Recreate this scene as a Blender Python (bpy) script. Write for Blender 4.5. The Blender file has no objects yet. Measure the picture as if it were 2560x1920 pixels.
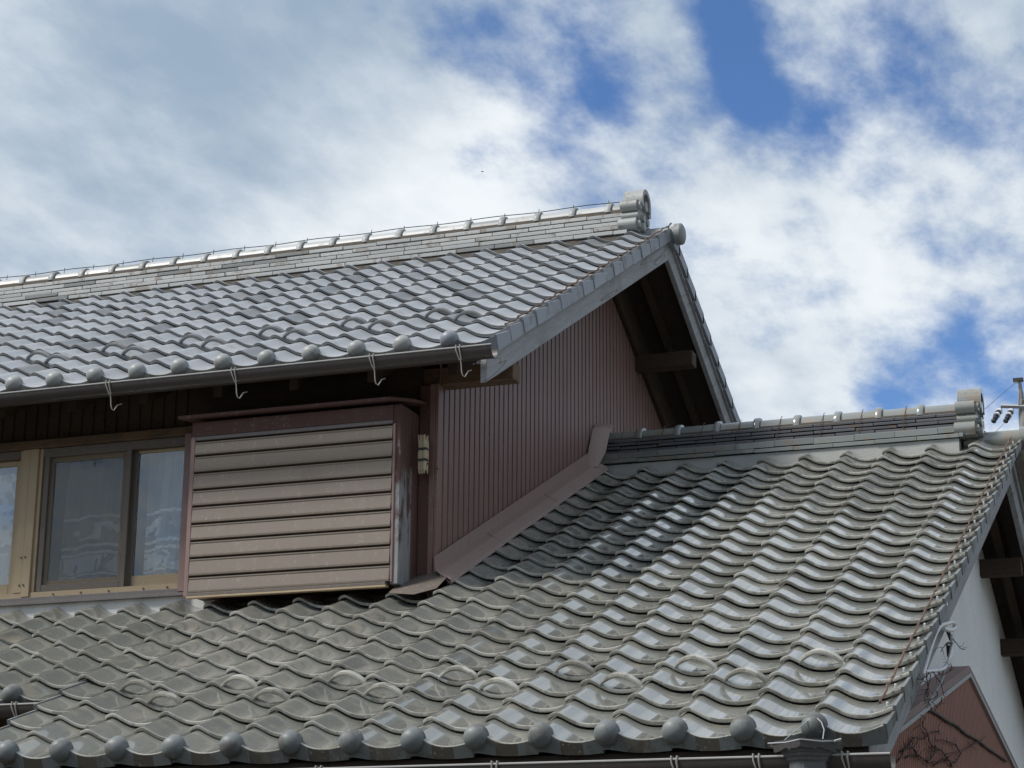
import bpy, math, random
from mathutils import Vector, Matrix
random.seed(7)
SC = bpy.context.scene
COL = SC.collection
def R(a): return math.radians(a)

# ---------------------------------------------------------------- camera
CAM = Vector((1.6075, -7.4005, -0.8442))
YAW, PITCH, ROLL, FPX = 0.3564, 0.2768, 0.0080, 5099.7        # focal length in pixels of a 2560 px wide frame
_f = Vector((-math.sin(YAW)*math.cos(PITCH), math.cos(YAW)*math.cos(PITCH), math.sin(PITCH)))
_r = Vector((math.cos(YAW), math.sin(YAW), 0)); _u = _r.cross(_f)
RT = math.cos(ROLL)*_r + math.sin(ROLL)*_u; UP = -math.sin(ROLL)*_r + math.cos(ROLL)*_u; FW = _f
cd = bpy.data.cameras.new("camera"); cam = bpy.data.objects.new("camera", cd); COL.objects.link(cam)
cd.sensor_width = 36; cd.lens = FPX/2560*36; cd.clip_end = 5000; cd.clip_start = 0.05
M = Matrix((RT, UP, -FW)).transposed().to_4x4(); M.translation = CAM
cam.matrix_world = M
SC.camera = cam
def view_dir(px, py):                                          # a direction of the photograph, for placing far things and cloud gaps
    return (RT*((px-1280)/FPX) - UP*((py-960)/FPX) + FW).normalized()
def far_point(px, py, dist): return CAM + view_dir(px, py)*dist

# ---------------------------------------------------------------- sun, sky, exposure
SUN_DIR = Vector((-0.60, -0.46, 0.92)).normalized()            # towards the sun
sd = bpy.data.lights.new("sun", 'SUN'); sd.energy = 3.9; sd.angle = R(12); sd.color = (1.0, 0.965, 0.91)
sun = bpy.data.objects.new("sun", sd); COL.objects.link(sun)
sun.rotation_euler = (-SUN_DIR).to_track_quat('-Z', 'Y').to_euler()
SC.cycles.max_bounces = 6; SC.cycles.diffuse_bounces = 3; SC.cycles.glossy_bounces = 3; SC.cycles.transparent_max_bounces = 10
SC.view_settings.view_transform = 'Standard'; SC.view_settings.look = 'None'
SC.view_settings.gamma = 1; SC.view_settings.exposure = 0.12; SC.view_settings.use_curve_mapping = False

class NT:
    """small helper round a node tree"""
    def __init__(s, tree): s.t = tree; s.n = tree.nodes; s.l = tree.links
    def add(s, kind, ins=None, **kw):
        n = s.n.new(kind)
        for k, v in kw.items(): setattr(n, k, v)
        for k, v in (ins or {}).items():
            sock = n.inputs[k]
            if isinstance(v, bpy.types.NodeSocket): s.l.new(v, sock)
            else: sock.default_value = v
        return n
    def math(s, op, a, b=0.0, c=0.0, clamp=False):
        return s.add('ShaderNodeMath', {0: a, 1: b, 2: c}, operation=op, use_clamp=clamp).outputs[0]
    def vec(s, op, a, b=(0, 0, 0)):
        n = s.add('ShaderNodeVectorMath', {0: a, 1: b}, operation=op)
        return n.outputs['Value'] if op in ('DISTANCE', 'DOT_PRODUCT', 'LENGTH') else n.outputs[0]
    def mix(s, f, a, b):
        n = s.add('ShaderNodeMix', data_type='RGBA')
        for i, v in ((0, f), (6, a), (7, b)):
            if isinstance(v, bpy.types.NodeSocket): s.l.new(v, n.inputs[i])
            else: n.inputs[i].default_value = v
        return n.outputs[2]
    def noise(s, vec, scale, detail=4, rough=0.55, dist=0.0):
        ins = {'Scale': scale, 'Detail': detail, 'Roughness': rough, 'Distortion': dist}
        if vec is not None: ins['Vector'] = vec
        return s.add('ShaderNodeTexNoise', ins).outputs['Fac']
    def ramp(s, v, lo, hi, smooth=True):
        n = s.add('ShaderNodeMapRange', {0: v, 1: lo, 2: hi, 3: 0.0, 4: 1.0}); n.clamp = True
        if smooth: n.interpolation_type = 'SMOOTHSTEP'
        return n.outputs[0]

def build_world():
    w = bpy.data.worlds.new("World"); SC.world = w; w.use_nodes = True
    t = NT(w.node_tree); t.n.clear()
    STR = 0.10
    sky = t.add('ShaderNodeTexSky', sky_type='NISHITA', sun_disc=False)
    sky.sun_elevation = math.asin(SUN_DIR.z); sky.sun_rotation = math.atan2(SUN_DIR.x, SUN_DIR.y)
    sky.air_density = 1.0; sky.dust_density = 0.2; sky.ozone_density = 4.0
    d = t.add('ShaderNodeTexCoord').outputs['Generated']
    sep = t.add('ShaderNodeSeparateXYZ', {0: d})
    zz = t.math('ADD', t.math('MAXIMUM', sep.outputs[2], 0.0), 0.20)
    P = t.add('ShaderNodeCombineXYZ', {0: t.math('DIVIDE', sep.outputs[0], zz), 1: t.math('MULTIPLY', t.math('DIVIDE', sep.outputs[1], zz), 0.62), 2: 0.37}).outputs[0]
    mid = t.noise(P, 4.2, 6, 0.56)
    fine = t.noise(t.vec('ADD', P, (5.2, 1.3, 0)), 12.0, 6, 0.59)
    dens = t.math('ADD', t.math('MULTIPLY', t.math('SUBTRACT', mid, 0.5), 1.9), t.math('MULTIPLY', t.math('SUBTRACT', fine, 0.5), 2.1))
    def gauss(px, py, rad, amp):
        k = 2*(FPX/rad)**2                                      # a soft round patch about one direction of the sky
        return t.math('EXPONENT', t.math('MULTIPLY_ADD', t.vec('DOT_PRODUCT', d, tuple(view_dir(px, py))), k, -k)), amp
    dens = t.math('ADD', dens, 0.36)                             # mostly clouded over the whole sky
    # thicker bank of cloud, and the gaps of blue, where the photograph shows them
    for g in ((350, 350, 950, .50), (1000, 560, 420, .34), (1640, 60, 150, .22), (2060, 760, 420, .26),
              (1790, 20, 95, -.75), (1850, 150, 95, -.85), (1900, 280, 70, -.60), (2230, 80, 170, -.62), (2080, 310, 110, -.50), (2490, 340, 130, -.42), (1620, 60, 60, .3),
              (1480, 150, 110, -.34), (1510, 270, 80, -.28), (1690, 370, 80, -.34), (2440, 905, 170, -.80), (2200, 1010, 130, -.65), (1190, 400, 75, -.34), (790, 495, 45, -.18), (1010, 505, 40, -.18)):
        dens = t.math('MULTIPLY_ADD', *gauss(*g), dens)
    cover = t.ramp(dens, -0.44, 0.56)
    # brightness of the cloud: thin and lit parts white, thick parts blue-grey
    lit = t.math('ADD', t.math('MULTIPLY', t.math('SUBTRACT', t.noise(t.vec('ADD', P, (3.1, 7.7, 0)), 3.0, 5, 0.56), 0.5), 1.9), t.math('MULTIPLY', t.math('SUBTRACT', fine, 0.5), 1.5))
    for g in ((1230, 480, 230, .55), (1380, 200, 230, .40), (2050, 800, 450, .32), (720, 570, 170, .55), (1040, 530, 240, .60), (420, 280, 800, -.42), (2100, 420, 200, .12)):
        lit = t.math('MULTIPLY_ADD', *gauss(*g), lit)
    lit = t.ramp(lit, -0.85, 0.85)
    k = 1/STR
    cloud = t.mix(lit, (0.31*k, 0.405*k, 0.52*k, 1), (0.84*k, 0.885*k, 0.91*k, 1))
    clear = t.vec('MULTIPLY', sky.outputs[0], (0.80, 0.98, 1.22))
    col = t.mix(t.math('MULTIPLY', cover, 0.97), clear, cloud)
    bg = t.add('ShaderNodeBackground', {0: col, 1: STR})
    out = t.add('ShaderNodeOutputWorld', {0: bg.outputs[0]})
build_world()

# ---------------------------------------------------------------- materials
MATS = {}
def mat(name, fn):
    m = bpy.data.materials.new(name); m.use_nodes = True
    t = NT(m.node_tree); t.n.clear()
    b = t.add('ShaderNodeBsdfPrincipled'); o = t.add('ShaderNodeOutputMaterial', {0: b.outputs[0]})
    fn(t, b, o); MATS[name] = m
    return m
def setp(t, b, **kw):
    for k, v in kw.items():
        k = {'base': 'Base Color', 'rough': 'Roughness', 'metal': 'Metallic', 'spec': 'Specular IOR Level', 'normal': 'Normal', 'coat': 'Coat Weight', 'coat_rough': 'Coat Roughness', 'coat_ior': 'Coat IOR', 'alpha': 'Alpha'}[k]
        if isinstance(v, bpy.types.NodeSocket): t.l.new(v, b.inputs[k])
        else: b.inputs[k].default_value = v
def objc(t): return t.add('ShaderNodeTexCoord').outputs['Object']
def wpos(t): return t.add('ShaderNodeNewGeometry').outputs['Position']
def rnd(t): return t.add('ShaderNodeObjectInfo').outputs['Random']
def bump(t, h, strength=0.3, dist=0.004):
    return t.add('ShaderNodeBump', {'Strength': strength, 'Distance': dist, 'Height': h}).outputs[0]

def tile_mat(name, c0, c1, rough0, rough1, coat, stain, lichen, weather=0.5, lich_amt=0.5, st_lo=0.66):
    def fn(t, b, o):
        p = wpos(t); r = rnd(t)
        off = t.vec('ADD', p, t.add('ShaderNodeCombineXYZ', {0: t.math('MULTIPLY', r, 37.0), 1: 0.0, 2: 0.0}).outputs[0])
        n1 = t.noise(off, 9, 3, 0.6); n2 = t.noise(off, 60, 3, 0.6); n3 = t.noise(p, 1.3, 3, 0.5)
        v = t.math('ADD', t.math('MULTIPLY', r, 0.55), t.math('MULTIPLY', n1, 0.45))
        col = t.mix(v, c0, c1)
        # a few tiles darker from another firing
        dk = t.ramp(t.math('FRACT', t.math('MULTIPLY', r, 17.31)), 0.86, 0.93)
        col = t.mix(t.math('MULTIPLY', dk, weather), col, tuple(x*0.45 for x in c0[:3])+(1,))
        st = t.ramp(t.math('ADD', n1, t.math('MULTIPLY', n2, 0.25)), st_lo, st_lo+0.14)
        col = t.mix(t.math('MULTIPLY', st, 0.62), col, stain)
        li = t.math('MULTIPLY', t.ramp(n2, 0.60, 0.74), t.ramp(n3, 0.42, 0.62))
        col = t.mix(t.math('MULTIPLY', li, lich_amt), col, lichen)
        ro = t.math('ADD', rough0, t.math('MULTIPLY', t.math('ADD', t.math('MULTIPLY', n1, 0.5), t.math('MULTIPLY', st, 0.5)), rough1-rough0))
        setp(t, b, base=col, rough=ro, coat=coat, coat_rough=0.03, coat_ior=1.72, normal=bump(t, n1, 0.10, 0.006))
    return mat(name, fn)
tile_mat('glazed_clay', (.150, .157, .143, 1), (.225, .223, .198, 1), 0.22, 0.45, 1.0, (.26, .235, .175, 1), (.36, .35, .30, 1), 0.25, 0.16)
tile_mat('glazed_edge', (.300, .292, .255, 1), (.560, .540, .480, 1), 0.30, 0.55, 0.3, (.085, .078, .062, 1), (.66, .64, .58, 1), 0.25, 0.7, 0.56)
tile_mat('matte_clay', (.255, .270, .288, 1), (.380, .395, .412, 1), 0.40, 0.60, 0.0, (.24, .23, .21, 1), (.42, .42, .39, 1), 0.70, 0.2)
tile_mat('matte_edge', (.130, .135, .140, 1), (.215, .218, .220, 1), 0.5, 0.7, 0.0, (.10, .09, .08, 1), (.30, .30, .28, 1), 0.3)
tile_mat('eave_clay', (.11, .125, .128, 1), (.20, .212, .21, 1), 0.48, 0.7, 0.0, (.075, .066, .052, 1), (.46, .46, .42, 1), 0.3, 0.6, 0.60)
tile_mat('eave_clay_upper', (.22, .235, .235, 1), (.34, .345, .33, 1), 0.45, 0.65, 0.0, (.15, .14, .12, 1), (.42, .42, .38, 1), 0.4)
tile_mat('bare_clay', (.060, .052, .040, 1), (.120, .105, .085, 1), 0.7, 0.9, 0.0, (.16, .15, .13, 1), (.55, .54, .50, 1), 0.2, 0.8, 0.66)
tile_mat('bare_clay_upper', (.16, .145, .12, 1), (.24, .225, .195, 1), 0.7, 0.9, 0.0, (.13, .12, .10, 1), (.40, .39, .36, 1), 0.2, 0.5, 0.66)
tile_mat('ridge_clay_upper', (.33, .34, .335, 1), (.53, .53, .515, 1), 0.38, 0.60, 0.0, (.17, .125, .085, 1), (.60, .58, .53, 1), 0.75, 0.5, 0.66)
tile_mat('ridge_clay_lower', (.075, .08, .09, 1), (.135, .135, .145, 1), 0.30, 0.5, 0.1, (.13, .09, .055, 1), (.24, .24, .22, 1), 0.3)
tile_mat('cap_clay_lower', (.17, .185, .175, 1), (.25, .26, .24, 1), 0.18, 0.4, 0.5, (.22, .15, .09, 1), (.33, .33, .30, 1), 0.2)
tile_mat('verge_clay_upper', (.19, .205, .235, 1), (.275, .29, .32, 1), 0.42, 0.6, 0.0, (.16, .15, .13, 1), (.32, .32, .30, 1), 0.3)

def metal_paint(name, c0, c1, rough=0.45, rust=(.09, .035, .018, 1), rust_amt=0.4, scale=3.0, streak=0.5, dust=(.30, .25, .22, 1)):
    def fn(t, b, o):
        p = wpos(t)
        str_ = t.vec('MULTIPLY', p, (1.0, 1.0, 0.10))
        n1 = t.noise(p, scale, 5, 0.6); n2 = t.noise(str_, 26, 5, 0.65); n3 = t.noise(p, 55, 4, 0.6)
        col = t.mix(t.math('ADD', t.math('MULTIPLY', n1, 0.6), t.math('MULTIPLY', n2, streak)), c0, c1)
        ru = t.math('MULTIPLY', t.ramp(t.math('ADD', n2, t.math('MULTIPLY', n1, 0.6)), 0.92, 1.12), rust_amt)
        col = t.mix(ru, col, rust)
        col = t.mix(t.math('MULTIPLY', t.ramp(t.math('ADD', n3, t.math('MULTIPLY', n2, 0.5)), 0.82, 1.0), 0.35), col, dust)
        setp(t, b, base=col, rough=t.math('ADD', rough, t.math('MULTIPLY', n3, 0.2)), normal=bump(t, n3, 0.08, 0.002))
    return mat(name, fn)
metal_paint('brown_sheet', (.128, .070, .060, 1), (.245, .142, .122, 1), 0.42, rust_amt=0.55, rust=(.12, .042, .028, 1))
metal_paint('brown_flashing', (.225, .155, .132, 1), (.320, .232, .200, 1), 0.42, rust=(.10, .06, .04, 1), rust_amt=0.45, streak=0.35)
metal_paint('shutter_sheet', (.150, .120, .094, 1), (.215, .174, .141, 1), 0.40, rust=(.25, .17, .14, 1), rust_amt=0.30, scale=1.5, streak=0.3, dust=(.33, .29, .26, 1))
metal_paint('box_paint', (.070, .030, .026, 1), (.115, .055, .045, 1), 0.6, rust=(.10, .09, .085, 1), rust_amt=0.5)
metal_paint('box_weathered', (.075, .036, .032, 1), (.17, .16, .155, 1), 0.75, rust=(.22, .21, .20, 1), rust_amt=0.7, scale=5.0)
metal_paint('trim_metal', (.105, .095, .095, 1), (.165, .145, .14, 1), 0.4, rust_amt=0.1)
metal_paint('gutter_metal', (.030, .024, .023, 1), (.050, .042, .040, 1), 0.35, rust_amt=0.12, dust=(.10, .09, .085, 1))
metal_paint('gutter_rim_glint', (.30, .29, .28, 1), (.42, .41, .40, 1), 0.25, rust_amt=0.2)  # pale rim colour stands in for the highlight along the gutter lip
metal_paint('hopper_copper', (.060, .062, .066, 1), (.11, .112, .118, 1), 0.42, rust_amt=0.1, dust=(.2, .2, .2, 1))
metal_paint('annex_sheet', (.175, .062, .038, 1), (.310, .125, .082, 1), 0.5, rust=(.07, .03, .02, 1), rust_amt=0.7)
metal_paint('annex_trim', (.170, .105, .095, 1), (.25, .165, .150, 1), 0.5, rust_amt=0.3)
metal_paint('white_sheet', (.58, .61, .62, 1), (.90, .91, .90, 1), 0.55, rust=(.36, .36, .34, 1), rust_amt=0.75, scale=2.0, streak=0.8)
metal_paint('bracket_steel', (.24, .225, .20, 1), (.36, .34, .31, 1), 0.35, rust=(.20, .13, .09, 1), rust_amt=0.5, scale=20)
metal_paint('bright_steel', (.62, .63, .64, 1), (.78, .78, .78, 1), 0.3, rust_amt=0.1)
metal_paint('rust_wire', (.075, .040, .026, 1), (.14, .085, .060, 1), 0.8, rust_amt=0.6, scale=30)
metal_paint('dark_wire', (.02, .02, .021, 1), (.045, .044, .043, 1), 0.6, rust_amt=0.1)
metal_paint('aluminium_gold', (.33, .245, .145, 1), (.43, .335, .215, 1), 0.38, rust=(.16, .11, .07, 1), rust_amt=0.25, dust=(.42, .35, .25, 1))
metal_paint('bronze_frame', (.10, .082, .068, 1), (.145, .122, .102, 1), 0.4, rust_amt=0.1)
metal_paint('concrete_pole', (.20, .20, .19, 1), (.28, .28, .265, 1), 0.8, rust_amt=0.2, rust=(.12, .12, .10, 1))
metal_paint('galvanised', (.30, .31, .32, 1), (.40, .41, .42, 1), 0.5, rust_amt=0.1)

def worn_side(t, b, o):
    p = wpos(t); z = t.add('ShaderNodeSeparateXYZ', {0: p}).outputs[2]
    st = t.noise(t.vec('MULTIPLY', p, (1, 1, .18)), 38, 5, 0.65); n = t.noise(p, 6, 4, 0.6); f = t.noise(p, 120, 3, 0.6)
    paint = t.mix(n, (.060, .026, .022, 1), (.115, .055, .046, 1)); bare = t.mix(st, (.10, .10, .105, 1), (.34, .34, .34, 1))
    worn = t.ramp(t.math('ADD', t.math('MULTIPLY', t.math('SUBTRACT', 1.62, z), 0.9), t.math('ADD', t.math('MULTIPLY', t.math('SUBTRACT', st, .5), 1.3), t.math('MULTIPLY', t.math('SUBTRACT', n, .5), 1.4))), -.08, .22)
    setp(t, b, base=t.mix(worn, paint, bare), rough=.8, normal=bump(t, t.math('ADD', st, f), .3, .003))
mat('worn_side', worn_side)
def wood(name, c0, c1, c2, axis_scale=(1, 1, 1), rough=0.8):
    def fn(t, b, o):
        p = t.vec('MULTIPLY', wpos(t), axis_scale)
        g = t.noise(p, 26, 6, 0.65, 0.6); n = t.noise(wpos(t), 4, 4, 0.6); f = t.noise(p, 110, 3, 0.6)
        col = t.mix(g, c0, c1)
        col = t.mix(t.math('MULTIPLY', t.ramp(n, 0.5, 0.72), 0.6), col, c2)
        col = t.mix(t.math('MULTIPLY', t.ramp(f, 0.60, 0.72), 0.5), col, tuple(x*0.45 for x in c0[:3])+(1,))
        cr = t.noise(t.vec('MULTIPLY', wpos(t), (1.0, .55, 2.6)), 6.5, 2, 0.4, 0.0)
        crack = t.math('SUBTRACT', 1.0, t.ramp(t.math('ABSOLUTE', t.math('SUBTRACT', cr, 0.60)), 0.002, 0.007))
        col = t.mix(t.math('MULTIPLY', crack, 0.75), col, tuple(x*0.25 for x in c0[:3])+(1,))
        setp(t, b, base=col, rough=rough, normal=bump(t, t.math('SUBTRACT', t.math('ADD', g, f), crack), 0.35, 0.004))
    return mat(name, fn)
def weathered_board(t, b, o):
    p = wpos(t); r = rnd(t)
    q = t.add('ShaderNodeCombineXYZ', {0: t.math('MULTIPLY', t.vec('DOT_PRODUCT', p, (1, 0, 0)), 3.0), 1: t.math('MULTIPLY', t.vec('DOT_PRODUCT', p, (0, .886, .464)), .35), 2: t.math('MULTIPLY', t.vec('DOT_PRODUCT', p, (0, -.464, .886)), 3.4)}).outputs[0]
    g = t.noise(q, 9, 5, .68, .3); h = t.noise(q, 34, 4, .65); n = t.noise(p, 2.6, 4, .6); k = t.noise(t.vec('ADD', q, (4, 2, 9)), 3.2, 2, .4)
    col = t.mix(t.math('ADD', t.math('MULTIPLY', g, .65), t.math('MULTIPLY', h, .35)), (.13, .135, .145, 1), (.50, .505, .52, 1))
    col = t.mix(t.math('MULTIPLY', t.ramp(n, .52, .72), .55), col, (.17, .165, .155, 1))
    crack = t.math('SUBTRACT', 1.0, t.ramp(t.math('ABSOLUTE', t.math('SUBTRACT', k, .60)), .003, .012))
    col = t.mix(t.math('MULTIPLY', crack, .5), col, (.045, .043, .04, 1))
    setp(t, b, base=col, rough=.85, normal=bump(t, t.math('SUBTRACT', t.math('ADD', g, h), crack), .4, .004))
mat('grey_wood', weathered_board)
wood('brown_wood', (.085, .050, .028, 1), (.17, .105, .060, 1), (.06, .04, .028, 1), (.25, 2.0, 2.0))
wood('dark_wood', (.030, .019, .013, 1), (.065, .040, .026, 1), (.022, .015, .011, 1), (.3, 2.0, 2.0))
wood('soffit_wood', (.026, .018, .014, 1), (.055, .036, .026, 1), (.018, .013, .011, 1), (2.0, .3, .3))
def plain(name, c0, c1, rough=0.9, scale=14, bs=0.3):
    def fn(t, b, o):
        n = t.noise(wpos(t), scale, 6, 0.65); m = t.noise(wpos(t), scale*7, 3, 0.6)
        setp(t, b, base=t.mix(t.math('ADD', t.math('MULTIPLY', n, 0.75), t.math('MULTIPLY', m, 0.25)), c0, c1), rough=rough, normal=bump(t, t.math('ADD', n, m), bs, 0.006))
    return mat(name, fn)
plain('blocker_foliage', (.020, .030, .014, 1), (.065, .085, .035, 1), scale=0.6)
plain('plaster', (.46, .46, .44, 1), (.72, .72, .70, 1))
plain('mortar_dark', (.075, .062, .05, 1), (.15, .128, .105, 1))
plain('mortar_grey', (.30, .31, .30, 1), (.45, .45, .43, 1))
plain('ground_soil', (.07, .065, .055, 1), (.14, .13, .11, 1), scale=2.0)
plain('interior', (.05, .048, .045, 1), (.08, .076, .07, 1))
plain('straw', (.34, .27, .17, 1), (.62, .54, .40, 1), scale=60)
plain('vine_bark', (.030, .024, .020, 1), (.075, .062, .050, 1), scale=40)
plain('feather', (.03, .03, .03, 1), (.06, .06, .06, 1))
plain('porcelain_dark', (.03, .035, .05, 1), (.06, .065, .08, 1), rough=0.3)
plain('porcelain_white', (.55, .56, .58, 1), (.72, .73, .75, 1), rough=0.3)
def glass(t, b, o):
    fr = t.add('ShaderNodeFresnel', {'IOR': 1.6}); n = t.noise(wpos(t), 1.6, 2, 0.5)
    g = t.add('ShaderNodeBsdfGlossy', {'Color': (1, 1, 1, 1), 'Roughness': 0.01, 'Normal': bump(t, n, 0.05, 0.02)}); tr = t.add('ShaderNodeBsdfTransparent', {'Color': (.93, .95, .95, 1)})
    f = t.math('MULTIPLY', fr.outputs[0], 1.05, clamp=True)
    mx = t.add('ShaderNodeMixShader', {0: f, 1: tr.outputs[0], 2: g.outputs[0]}); t.l.new(mx.outputs[0], o.inputs[0])
mat('window_glass', glass)
def screen(t, b, o):
    p = wpos(t); w = t.noise(p, 3, 3, 0.5)
    setp(t, b, base=(.10, .097, .094, 1), rough=0.8)
    tr = t.add('ShaderNodeBsdfTransparent')
    mx = t.add('ShaderNodeMixShader', {0: t.math('ADD', 0.17, t.math('MULTIPLY', w, 0.08)), 1: tr.outputs[0], 2: b.outputs[0]}); t.l.new(mx.outputs[0], o.inputs[0])
mat('insect_mesh', screen)
def lace(kind):
    def fn(t, b, o):
        p = wpos(t); s = t.add('ShaderNodeSeparateXYZ', {0: p}); z = s.outputs[2]; x = s.outputs[0]
        wob = t.math('MULTIPLY', t.math('SINE', t.math('MULTIPLY', x, 14.0)), 0.010)
        zz = t.math('ADD', z, wob)
        op = 0.30
        if kind == 'bands':
            acc = t.math('MULTIPLY', t.math('SUBTRACT', 1.0, t.ramp(t.math('ABSOLUTE', t.math('SUBTRACT', zz, 1.60)), 0.005, 0.010)), 0.6)
            for zc, h in ((1.432, .010), (1.389, .010), (1.265, .008)):
                acc = t.math('MAXIMUM', acc, t.math('MULTIPLY', t.math('SUBTRACT', 1.0, t.ramp(t.math('ABSOLUTE', t.math('SUBTRACT', zz, zc)), h*0.6, h)), 0.72))
            # woven figures: blots in two rows
            for zc in (1.515, 1.325):
                row = t.math('SUBTRACT', 1.0, t.ramp(t.math('ABSOLUTE', t.math('SUBTRACT', zz, zc)), 0.045, 0.052))
                q = t.add('ShaderNodeCombineXYZ', {0: t.math('MULTIPLY', x, 9.0), 1: 0.0, 2: t.math('MULTIPLY', zz, 8.5)}).outputs[0]
                bl = t.ramp(t.math('ADD', t.noise(q, 1.0, 3, 0.5, 0.8), 0.0), 0.50, 0.54)
                acc = t.math('MAXIMUM', acc, t.math('MULTIPLY', t.math('MULTIPLY', row, bl), 0.60))
            zig = t.math('ABSOLUTE', t.math('SUBTRACT', t.math('FRACT', t.math('MULTIPLY', x, 16.0)), 0.5))
            hem = t.math('SUBTRACT', 1.0, t.ramp(t.math('ABSOLUTE', t.math('SUBTRACT', zz, t.math('ADD', 1.212, t.math('MULTIPLY', zig, 0.035)))), 0.004, 0.008))
            acc = t.math('MAXIMUM', acc, t.math('MULTIPLY', hem, 0.6))
        else:
            v = t.add('ShaderNodeTexVoronoi', {'Vector': t.vec('MULTIPLY', p, (1, 0, 1)), 'Scale': 17.0}, feature='SMOOTH_F1').outputs[0]
            acc = t.math('MULTIPLY', t.ramp(v, 0.30, 0.42), 0.40)
        setp(t, b, base=(.90, .92, .94, 1), rough=0.9)
        tr = t.add('ShaderNodeBsdfTransparent')
        mx = t.add('ShaderNodeMixShader', {0: t.math('ADD', op, acc, clamp=True), 1: tr.outputs[0], 2: b.outputs[0]}); t.l.new(mx.outputs[0], o.inputs[0])
    return fn
mat('lace_bands', lace('bands')); mat('lace_flowers', lace('flowers'))

# ---------------------------------------------------------------- mesh helpers
import bmesh
class MB:
    def __init__(s): s.v = []; s.f = []; s.m = []; s.cur = 0
    def pts(s, P): i = len(s.v); s.v += [tuple(p) for p in P]; return i
    def face(s, idx): s.f.append(tuple(idx)); s.m.append(s.cur)
    def box(s, x0, x1, y0, y1, z0, z1):
        i = s.pts([(x, y, z) for z in (z0, z1) for y in (y0, y1) for x in (x0, x1)])
        for q in ((0, 2, 3, 1), (4, 5, 7, 6), (0, 1, 5, 4), (2, 6, 7, 3), (0, 4, 6, 2), (1, 3, 7, 5)): s.face([i+k for k in q])
        return s
    def grid(s, rows, close=False):
        n = len(rows[0]); b = s.pts([p for r in rows for p in r])
        for a in range(len(rows)-1):
            for k in range(n if close else n-1):
                k2 = (k+1) % n
                s.face((b+a*n+k, b+a*n+k2, b+(a+1)*n+k2, b+(a+1)*n+k))
        return b
    def prism(s, poly, axis, a0, a1):
        """poly: outline in the other two axes (counter-clockwise as (y,z), (x,z) or (x,y))"""
        def P(p, a): return {'x': (a, p[0], p[1]), 'y': (p[0], a, p[1]), 'z': (p[0], p[1], a)}[axis]
        n = len(poly); i = s.pts([P(p, a0) for p in poly]); j = s.pts([P(p, a1) for p in poly])
        s.face([i+k for k in range(n)][::-1]); s.face([j+k for k in range(n)])
        for k in range(n): s.face((i+k, i+(k+1) % n, j+(k+1) % n, j+k))
        return s
    def tube(s, path, r, n=6, taper=1.0, cap=True):
        path = [Vector(p) for p in path]; rows = []; N = len(path)
        prev = None
        for i, p in enumerate(path):
            d = (path[min(i+1, N-1)]-path[max(i-1, 0)]).normalized()
            a = prev if prev is not None else (Vector((0, 0, 1)) if abs(d.z) < 0.9 else Vector((1, 0, 0)))
            u = (a - d*a.dot(d)).normalized(); w = d.cross(u); prev = u
            rr = (r[i] if isinstance(r, (list, tuple)) else r*(1+(taper-1)*i/max(1, N-1)))
            rows.append([p + rr*(math.cos(2*math.pi*k/n)*u + math.sin(2*math.pi*k/n)*w) for k in range(n)])
        b = s.grid(rows, close=True)
        if cap:
            s.face([b+k for k in range(n)][::-1]); s.face([b+(N-1)*n+k for k in range(n)])
        return s
    def cyl_x(s, y, z, r, x0, x1, n=16, ry=None): return s.prism([(y+(ry or r)*math.cos(2*math.pi*k/n), z+r*math.sin(2*math.pi*k/n)) for k in range(n)], 'x', x0, x1)
    def mesh(s, name, mats, smooth=None, bevel=0, weld=False):
        me = bpy.data.meshes.new(name); me.from_pydata(s.v, [], s.f); me.update(); me.polygons.foreach_set('material_index', s.m)
        bm = bmesh.new(); bm.from_mesh(me)
        if weld: bmesh.ops.remove_doubles(bm, verts=bm.verts, dist=1e-5)
        bmesh.ops.recalc_face_normals(bm, faces=bm.faces)
        if bevel:
            ed = [e for e in bm.edges if len(e.link_faces) == 2 and e.calc_face_angle(0) > 0.6]
            bmesh.ops.bevel(bm, geom=ed, offset=bevel, segments=1, affect='EDGES', clamp_overlap=True)
        bm.to_mesh(me); bm.free()
        for m in (mats if isinstance(mats, (list, tuple)) else [mats]): me.materials.append(MATS[m])
        if smooth is not None:
            me.polygons.foreach_set('use_smooth', [True]*len(me.polygons)); me.set_sharp_from_angle(angle=R(smooth))
        return me
    def build(s, name, mats, parent=None, smooth=None, bevel=0):
        return place(s.mesh(name, mats, smooth, bevel), name, parent)
ROOT = {}
def place(me, name, parent=None, loc=(0, 0, 0), rot=(0, 0, 0)):
    o = bpy.data.objects.new(name, me); COL.objects.link(o); o.location = loc; o.rotation_euler = rot
    if parent is not None:
        o.parent = parent
        if parent.name in ROOT: o.matrix_parent_inverse = Matrix.Translation(-ROOT[parent.name])
    return o
def tag(o, label=None, cat=None, group=None, kind=None):
    for k, v in (('label', label), ('category', cat), ('group', group), ('kind', kind)):
        if v: o[k] = v
    return o
def thing(name, loc, label, cat, group=None):
    o = bpy.data.objects.new(name, None); COL.objects.link(o); o.location = loc; o.empty_display_size = 0.2
    ROOT[o.name] = Vector(loc)
    return tag(o, label, cat, group)
def proj(p):
    q = Vector(p)-CAM; d = q.dot(FW)
    return 1280+FPX*q.dot(RT)/d, 960-FPX*q.dot(UP)/d
def on_x(px, py, X): d = view_dir(px, py); return CAM + d*((X-CAM.x)/d.x)
def on_y(px, py, Y): d = view_dir(px, py); return CAM + d*((Y-CAM.y)/d.y)

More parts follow.
